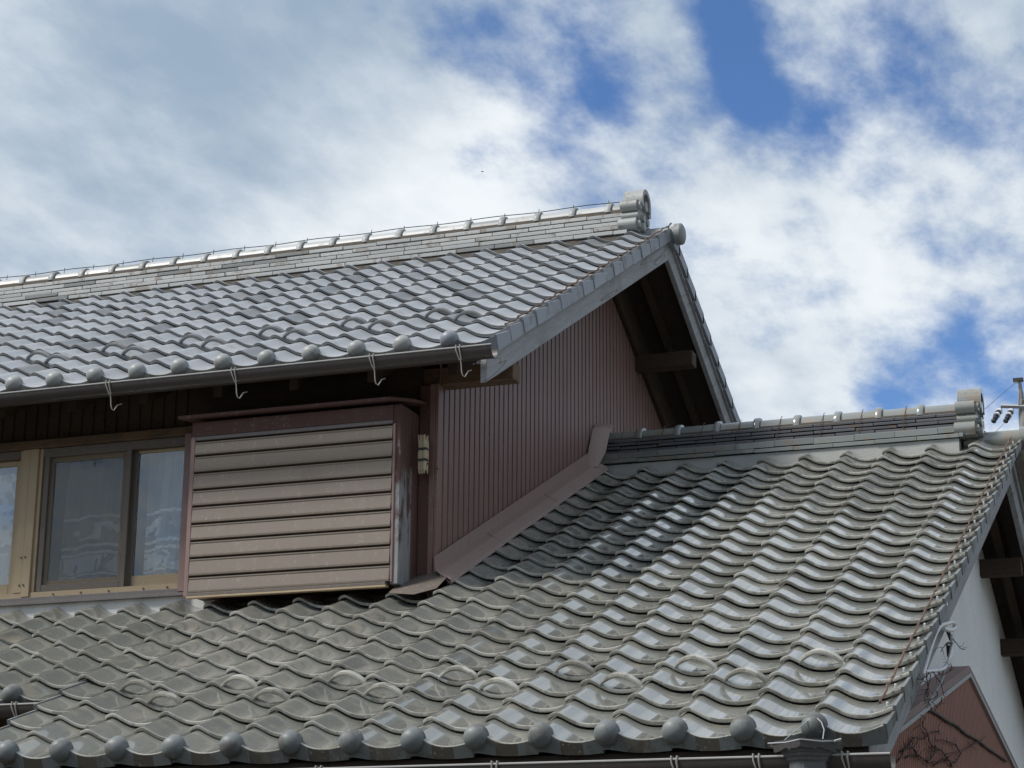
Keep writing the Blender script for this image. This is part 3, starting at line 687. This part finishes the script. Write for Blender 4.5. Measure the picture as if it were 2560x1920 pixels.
# ---------------------------------------------------------------- window
m = MB(); m.box(-6.85, -3.96, 2.372, 2.440, 1.121, 1.156)
WIN = m.build('window', 'aluminium_gold', HOUSE); tag(WIN, 'gold aluminium sliding window with insect screen')
def w(name, mt, *boxes, bevel=.002): return sub(name, mt, *boxes, bevel=bevel, parent=WIN)
w('sill', 'trim_metal', (-9.0, -3.915, 2.325, 2.403, 1.078, 1.098), (-9.0, -3.915, 2.335, 2.403, 1.0985, 1.1205))
w('mullion', 'aluminium_gold', (-5.043, -4.992, 2.368, 2.46, 1.1565, 1.994), (-4.990, -4.937, 2.362, 2.46, 1.130, 1.994))
w('jamb', 'aluminium_gold', (-4.936, -4.915, 2.378, 2.46, 1.157, 1.994))
w('jamb', 'aluminium_gold', (-5.066, -5.045, 2.378, 2.46, 1.157, 1.994))
w('head', 'bronze_frame', (-4.914, -3.96, 2.380, 2.46, 1.948, 1.994))  # gold heads in dark bronze, the eave's shade put into their colour
w('head', 'bronze_frame', (-6.85, -5.067, 2.380, 2.46, 1.948, 1.994))
w('lintel', 'brown_wood', (-5.30, -3.82, 2.352, 2.404, 1.996, 2.044), bevel=.004)
w('screen_frame', 'bronze_frame', (-4.905, -4.872, 2.383, 2.402, 1.158, 1.974), (-4.366, -4.334, 2.383, 2.402, 1.158, 1.974), (-4.8715, -4.3665, 2.383, 2.402, 1.158, 1.196), (-4.8715, -4.3665, 2.383, 2.402, 1.942, 1.974))
w('screen_mesh', 'insect_mesh', (-4.8713, -4.3667, 2.391, 2.3925, 1.1965, 1.9415), bevel=0)
w('sash', 'aluminium_gold', (-4.900, -4.860, 2.410, 2.430, 1.158, 1.946), (-4.400, -4.368, 2.410, 2.430, 1.158, 1.946), (-4.8595, -4.4005, 2.410, 2.430, 1.158, 1.222), (-4.8595, -4.4005, 2.410, 2.430, 1.915, 1.946))
w('pane', 'window_glass', (-4.8593, -4.4007, 2.419, 2.4205, 1.2225, 1.9145), bevel=0)
w('sash', 'bronze_frame', (-4.350, -4.312, 2.424, 2.450, 1.158, 1.946))
w('sash', 'aluminium_gold', (-3.972, -3.961, 2.424, 2.446, 1.158, 1.946), (-4.3115, -3.9725, 2.424, 2.446, 1.158, 1.224), (-4.3115, -3.9725, 2.424, 2.446, 1.930, 1.946))
w('pane', 'window_glass', (-4.3113, -3.9727, 2.434, 2.4355, 1.2245, 1.9295), bevel=0)
w('sash', 'aluminium_gold', (-5.110, -5.070, 2.412, 2.436, 1.158, 1.946), (-6.0, -5.1105, 2.412, 2.436, 1.158, 1.220), (-6.0, -5.1105, 2.412, 2.436, 1.915, 1.946))
w('pane', 'window_glass', (-6.0, -5.1107, 2.422, 2.4235, 1.2205, 1.9145), bevel=0)
w('side_jamb', 'annex_trim', (-3.9595, -3.918, 2.322, 2.404, 1.10, 1.994))
for x, y, z in [(x, 2.371, 1.138) for x in (-4.78, -4.60, -4.42, -4.20, -4.05)]+[(x, 2.367 if x < -4.99 else 2.361, z) for z in (1.20, 1.36) for x in (-5.005, -4.975)]:
    m = MB(); m.tube([(x, y, z), (x, y-.005, z)], .0055, 8); m.build('screw', 'bronze_frame', WIN)
def curtain(mt, x0, x1, z0, z1, y, amp, freq, label, lean=0.0):
    m = MB(); N = 90; rows = []
    for z, k in ((z0, 1.0), (z0+(z1-z0)*.4, .95), (z1, .8)):
        rows.append([(x0+(x1-x0)*i/N + lean*(z-z0), y+amp*k*math.sin(freq*(x0+(x1-x0)*i/N)+.7*math.sin(3*i/N))+.4*amp*math.sin(freq*2.3*i/N*(x1-x0)), z) for i in range(N+1)])
    m.grid(rows)
    o = m.build('curtain', mt, None, smooth=180)
    return tag(o, label, 'curtain', 'net curtains behind the windows')
curtain('lace_bands', -4.845, -4.372, 1.200, 1.93, 2.52, .012, 42, 'white lace curtain with woven figures hanging behind the insect screen', .03)
curtain('lace_bands', -4.300, -3.90, 1.205, 1.95, 2.53, .014, 38, 'white lace curtain with woven figures behind the clear pane beside shutter box')
curtain('lace_bands', -4.215, -4.02, 1.206, 1.96, 2.50, .018, 60, 'narrow gathered strip of bright lace curtain behind the clear pane', .06)
curtain('lace_flowers', -6.2, -5.13, 1.200, 1.90, 2.52, .012, 40, 'pale curtain with leafy pattern behind the far window past the gold mullion')

# ---------------------------------------------------------------- gutters
m = MB(); m.box(-9.3, -2.06, 1.985, 2.005, 2.150, 2.228); m.build('sun_stop_board', 'dark_wood', HOUSE)  # hidden board added to stop sun leaking between gutter and eave
def half_pipe(m, x0, x1, yc, zt, r, n=10, th=.004):
    ring = [(yc-r*math.cos(math.pi*k/n), zt-r*math.sin(math.pi*k/n)*1.15) for k in range(n+1)]
    ring = [(yc-r, zt+.004)]+ring+[(yc+r, zt+.004)]
    inner = [(yc-(yc-y)*(1-th/r)/1.0, z+th*.6) for y, z in ring]
    m.grid([[(x, y, z) for y, z in ring] for x in (x0, x1)]); m.grid([[(x, y, z) for y, z in inner] for x in (x1, x0)])
    for x in (x0, x1): m.grid([[(x, y, z) for y, z in ring], [(x, y, z) for y, z in inner]])
    m.cur = 1; m.tube([(x0, yc-r, zt+.004), (x1, yc-r, zt+.004)], .0042, 6); m.cur = 0
def gutter(x0, x1, yc, zt, r, xs, label, tail=True):
    m = MB(); half_pipe(m, x0, x1, yc, zt, r)
    g = m.build('gutter', ['gutter_metal', 'gutter_rim_glint'], HOUSE, smooth=40); tag(g, label)
    for x in xs:
        m = MB()
        for d in (-.011, .011):
            m.tube([(x+d, yc-r+.016, zt+.012), (x+d, yc-r-.004, zt+.014), (x+d*.9, yc-r-.007, zt-.008), (x+d*.7+.004, yc-r*.93, zt-.034), (x+d*.4+.008, yc-r*.72, zt-.060)], .0036, 6)
        if tail:
            m.tube([(x+.008, yc-r*.74, zt-.058), (x+.010, yc-r*.62, zt-.076), (x+.012, yc-r*.55, zt-.118), (x+.017, yc-r*.50, zt-.140), (x+.028, yc-r*.40, zt-.148), (x+.034, yc-r*.3, zt-.134), (x+.040, yc-.005, zt-.115), (x+.044, yc+.03, zt-.10)], .0034, 6)
        m.build('bracket', 'bracket_steel', g, smooth=50)
    return g
gutter(-9.3, -1.950, 1.895, 2.177, .050, (-4.965, -4.180, -3.415, -2.612, -2.130), 'dark brown half-round gutter under the first-storey eave')
xs = [on_y(px, 1908, -.15).x for px in (797, 1236.6, 1686, 1891, 2113, 380)]
LG = gutter(-3.60, .335, -.095, -.128, .055, xs, 'dark brown half-round gutter under the skirt roof eave', tail=False)
gutter(-9.0, -3.70, .735, .287, .050, (-3.845, -4.6), 'short brown gutter under the set-back part of the skirt roof', tail=False)
# rainwater hopper
m = MB()
def hexr(w, dpt, z, cx=.046, cy=-.175):
    return [(cx-w, cy+.10, z), (cx-w*.98, cy-dpt*.10, z), (cx-.006, cy-dpt, z), (cx+w*.98, cy-dpt*.08, z), (cx+w, cy+.10, z)]
m.grid([hexr(.114, .080, -.082), hexr(.118, .084, -.074), hexr(.114, .080, -.0735), hexr(.108, .075, -.078)], close=True)
rows = [hexr(.114, .080, -.082), hexr(.104, .072, -.104), hexr(.098, .068, -.106), hexr(.096, .066, -.110), hexr(.096, .066, -.116), hexr(.088, .058, -.120), hexr(.086, .056, -.128), hexr(.076, .046, -.134), hexr(.074, .044, -.142), hexr(.066, .034, -.150), hexr(.066, .034, -.30), hexr(.035, .012, -.36)]
b0 = m.grid(rows, close=True); m.face([b0+(len(rows)-1)*5+k for k in range(5)])
m.build('rain_hopper', 'hopper_copper', LG, bevel=0)
m = MB()
for sx, pts in ((0, [(-.095, -.175, -.080), (-.02, -.22, -.083), (.040, -.262, -.078)]), (1, [(.040, -.262, -.078), (.11, -.215, -.083), (.165, -.175, -.078)])):
    m.tube(pts, .0025, 6)
m.tube([(-.035, -.20, -.078), (-.018, -.10, -.035), (.006, -.055, -.004), (.036, -.020, .026), (.044, .0, .034)], .0019, 5)
m.tube([(.108, -.20, -.078), (.094, -.10, -.030), (.076, -.055, .002), (.050, -.020, .026), (.044, .0, .034)], .0019, 5)
m.tube([(.150, -.205, -.082), (.172, -.19, -.074)], .004, 5)
m.build('hopper_wire', 'galvanised', LG, smooth=50)
# scalloped apron on the hopper
m = MB()
for sgn in (-1, 1):
    P = []; Q = []
    for i in range(13):
        q = i/12; x = .040+sgn*.112*q; y = -.262+.076*q
        zc = -.100-.012*q-.004*math.sin(q*9)+(-.008 if .35 < q < .5 else 0)
        P.append((x, y, -.084)); Q.append((x, y-.001, zc))
    m.grid([P, Q])
m.build('hopper_apron', 'gutter_metal', LG)

# ---------------------------------------------------------------- lean-to with the brown gable against the white wall
AX = .015
_q = lambda X, Y: on_x(2180+X/3.95, 1500+Y/3.95, AX+.012)
AP, AL, AR = _q(965, 650), _q(410, 1070), _q(1440, 1640)
AF, AB = (AP.z-AL.z)/(AP.y-AL.y), (AP.z-AR.z)/(AR.y-AP.y)
ANX = thing('lean_to', (AX-.05, AP.y, GZ), 'low lean-to with rust-brown ribbed gable against the white wall', 'shed')
def za(y): return AP.z-.055-(AF*(AP.y-y) if y < AP.y else AB*(y-AP.y))
ribbed('gable_wall', 'annex_sheet', AX, AP.y-3.2, AP.y+3.4, za, GZ, .0505, .010, .016, ANX)
for ya, yb in ((AP.y-3.3, AP.y), (AP.y, AP.y+3.5)):
    m = MB(); slope_slab(m, -.098, AX+.012, ya, yb, za, .055, .016); m.build('roof', 'annex_trim', ANX, bevel=.002)
    m = MB(); slope_slab(m, AX-.004, AX+.016, ya, yb, za, .0155, -.006); m.build('drip_edge', 'galvanised', ANX)

# ---------------------------------------------------------------- small things on the walls
zz_ = lambda X, Y: (2180+X/3.95, 1500+Y/3.95)
def at(X, Y, plane=.24): return on_x(*zz_(X, Y), plane)
BR = thing('cable_bracket', tuple(at(740, 310)), 'bent white steel cable bracket with curled eye above the lean-to gable', 'bracket')
m = MB()
def smooth_path(P, n=6):
    P = [Vector(p) for p in P]; out = []
    for i in range(len(P)-1):
        a = P[max(i-1, 0)]; b_ = P[i]; c = P[i+1]; d = P[min(i+2, len(P)-1)]
        for k in range(n):
            t = k/n; out.append(.5*((2*b_)+(-a+c)*t+(2*a-5*b_+4*c-d)*t*t+(-a+3*b_-3*c+d)*t**3))
    return out+[P[-1]]
m.tube(smooth_path([at(500, 740), at(530, 640), at(580, 470), at(630, 330), at(680, 255), at(730, 238), at(790, 222), at(820, 250), at(805, 290), at(760, 300), at(705, 280)]), .0100, 8)
m.build('hoop', 'bright_steel', BR, smooth=60)
m = MB(); m.tube(smooth_path([at(790, 340), at(792, 430), at(775, 540), at(740, 640), at(690, 685), at(610, 700), at(525, 708)]), .0090, 8); m.build('arm', 'bright_steel', BR, smooth=60)
m = MB(); m.tube(smooth_path([at(735, 640), at(690, 790), at(640, 890), at(545, 1055)]), .0065, 8); m.build('stay', 'galvanised', BR, smooth=60)
m = MB(); m.tube(smooth_path([at(745, 300, .22), at(765, 350, .22), at(780, 390, .22)]), .009, 6); m.tube(smooth_path([at(735, 440), at(755, 425), at(785, 430)]), .006, 6); m.tube([at(752, 450, .22), at(762, 560, .22)], .010, 6); m.build('clamp', 'dark_wire', BR, smooth=60)
def vine(label, starts, n, r, plane, seed, spread, name='vine'):
    rng = random.Random(seed); m = MB()
    for (X, Y, ang, L) in starts:
        P = [at(X, Y, plane)]; x, y, a = X, Y, ang
        for i in range(int(L/14)):
            a += rng.uniform(-.45, .45); x += 14*math.cos(a); y += 14*math.sin(a)
            P.append(at(x, y, plane+rng.uniform(0, .012)))
            if rng.random() < .22 and i > 2:
                q = [P[-1]]; xx, yy, aa = x, y, a+rng.choice((-1, 1))*rng.uniform(.5, 1.3)
                for j in range(rng.randint(4, 11)):
                    aa += rng.uniform(-.6, .6); xx += 11*math.cos(aa); yy += 11*math.sin(aa); q.append(at(xx, yy, plane+.004+rng.uniform(0, .014)))
                m.tube(q, r*.55, 4, taper=.4)
        m.tube(P, r, 5, taper=.55)
    o = m.build(name, 'vine_bark', None, smooth=80)
    return tag(o, label, 'vine')
vine('bare dead vine climbing the rust-brown gable of the lean-to', [(790, 1650, -1.6, 620), (775, 1640, -1.5, 480), (600, 1640, -1.2, 260), (240, 1600, -1.1, 560), (330, 1560, -1.0, 420), (860, 1500, -1.9, 300), (280, 1500, -1.2, 500)], 0, .0042, AX+.008, 4, 1)
vine('tangle of thin dead twigs hanging from the bent cable bracket', [(560, 710, 1.7, 330), (600, 705, 1.3, 300), (650, 700, 1.2, 220), (540, 730, 2.0, 380), (575, 720, 1.6, 260), (800, 380, .9, 170), (745, 420, 2.4, 120), (690, 960, 1.5, 180), (640, 900, 1.1, 200)], 0, .0026, .246, 9, 1, 'dry_twig')
m = MB(); m.tube(smooth_path([at(540, 1075, AX+.008), at(640, 1125, AX+.008), at(740, 1195, AX+.008), at(830, 1240, AX+.008), at(920, 1318, AX+.008), at(1040, 1385, AX+.008), at(1150, 1470, AX+.008), at(1330, 1590, AX+.008)]), [.006+.005*math.sin(i*.9)**2 for i in range(43)], 6)
tag(m.build('cable', 'dark_wire', None, smooth=60), 'black cable running diagonally down the rust-brown gable', 'cable')
# frayed bundle tied beside the shutter box
ST = thing('straw_bundle', (-2.505, 2.30, 1.645), 'frayed pale straw bundle on rusty hook beside the shutter box', 'brush')
m = MB(); rng = random.Random(2)
for i in range(46):
    x = -2.527+rng.random()*.045; y = 2.285+rng.random()*.03; z0 = 1.648+rng.random()*.03; z1 = 1.825+rng.random()*.035
    m.tube([(x, y, z0), (x+rng.uniform(-.005, .005), y, (z0+z1)/2), (x+rng.uniform(-.006, .006), y, z1)], .0035, 4)
m.build('straw', 'straw', ST)
m = MB()
for z in (1.775, 1.715): m.box(-2.532, -2.478, 2.279, 2.321, z, z+.012)
m.build('binding', 'dark_wire', ST, bevel=.002)
m = MB(); m.tube([(-2.482, 2.30, 1.70), (-2.455, 2.30, 1.702), (-2.45, 2.302, 1.69), (-2.45, 2.38, 1.69)], .004, 5); m.build('hook', 'rust_wire', ST)

# ---------------------------------------------------------------- utility pole far behind, bird
D = 30.0
def fp(px, py, dd=D): return far_point(px, py, dd)
base = fp(2566, 1080); PZ = fp(2566, 996)
UPOLE = thing('utility_pole', (base.x, base.y, GZ), 'concrete utility pole with crossarm and insulator strings beyond the roof', 'pole')
m = MB(); m.tube([(base.x, base.y, GZ), (base.x, base.y, PZ.z)], [.125, .095], 14); m.build('shaft', 'concrete_pole', UPOLE, smooth=50)
m = MB(); m.tube([fp(2547, 1012), fp(2549, 952)], .016, 6); m.tube([fp(2553, 998), fp(2550, 952)], .020, 6); m.tube([fp(2559, 1000), fp(2552, 960)], .012, 6); m.build('top_bracket', 'galvanised', UPOLE)
m = MB(); c = fp(2549, 950); m.box(c.x-.09, c.x+.05, c.y-.04, c.y+.04, c.z-.02, c.z+.025); m.build('top_cap', 'dark_wire', UPOLE)
m = MB(); m.tube([fp(2541, 952), fp(2540, 958)], .03, 8); m.build('insulator', 'porcelain_white', UPOLE)
m = MB(); m.tube([fp(2502, 1015), fp(2570, 1017)], .032, 4); m.build('crossarm', 'galvanised', UPOLE)
for (x0, y0, x1, y1) in ((2503, 1020, 2484, 1053), (2532, 1021, 2514, 1053)):
    m = MB(); N = 5
    a = fp(x0, y0, D-.1); c = fp(x1, y1, D-.5)
    m.tube([a, c], .012, 6)
    for k in range(N):
        p = a.lerp(c, (k+.7)/N); q = a.lerp(c, (k+1.1)/N); m.tube([p, p.lerp(q, .5), q], [.032, .040, .022], 8)
    o = m.build('insulator', 'porcelain_dark', UPOLE, smooth=40)
    m = MB(); p = a.lerp(c, .22); m.tube([p, a.lerp(c, .32)], .047, 8); m.tube([a.lerp(c, .52), a.lerp(c, .60)], .047, 8); m.build('insulator_disc', 'porcelain_white', o)
m = MB()
for P in ([fp(2514, 1053, D-.5), fp(2498, 1071, 27), fp(2470, 1095, 24)], [fp(2541, 955), fp(2500, 990, 27), fp(2440, 1042, 23)], [fp(2503, 1020), fp(2490, 1028, D-.3), fp(2484, 1036, D-.4), fp(2484, 1053, D-.5)]):
    m.tube(smooth_path(P, 4), .0035, 4)
m.build('wire', 'dark_wire', UPOLE)
bd = far_point(1206, 429, 120)
m = MB()
fx = RT*1.0; m.tube([bd-fx*.07, bd-fx*.03, bd+fx*.02, bd+fx*.09], [.008, .028, .026, .006], 6)
for s_ in (-1, 1):
    i = m.pts([bd-fx*.03, bd+fx*.03, bd+fx*(.02+.04*s_)+FW*.10*s_+Vector((0, 0, .030)), bd-fx*(.02-.05*s_)+FW*.08*s_+Vector((0, 0, .030))]); m.face((i, i+1, i+2, i+3))
    j = m.pts([bd-fx*.03-UP*.006, bd+fx*.03-UP*.006, bd+fx*(.02+.04*s_)+FW*.10*s_+Vector((0, 0, .024)), bd-fx*(.02-.05*s_)+FW*.08*s_+Vector((0, 0, .024))]); m.face((j, j+1, j+2, j+3))
tag(m.build('bird', 'feather', None), 'small dark bird flying far off against the clouds', 'bird')
print('TILES', NL, NU)
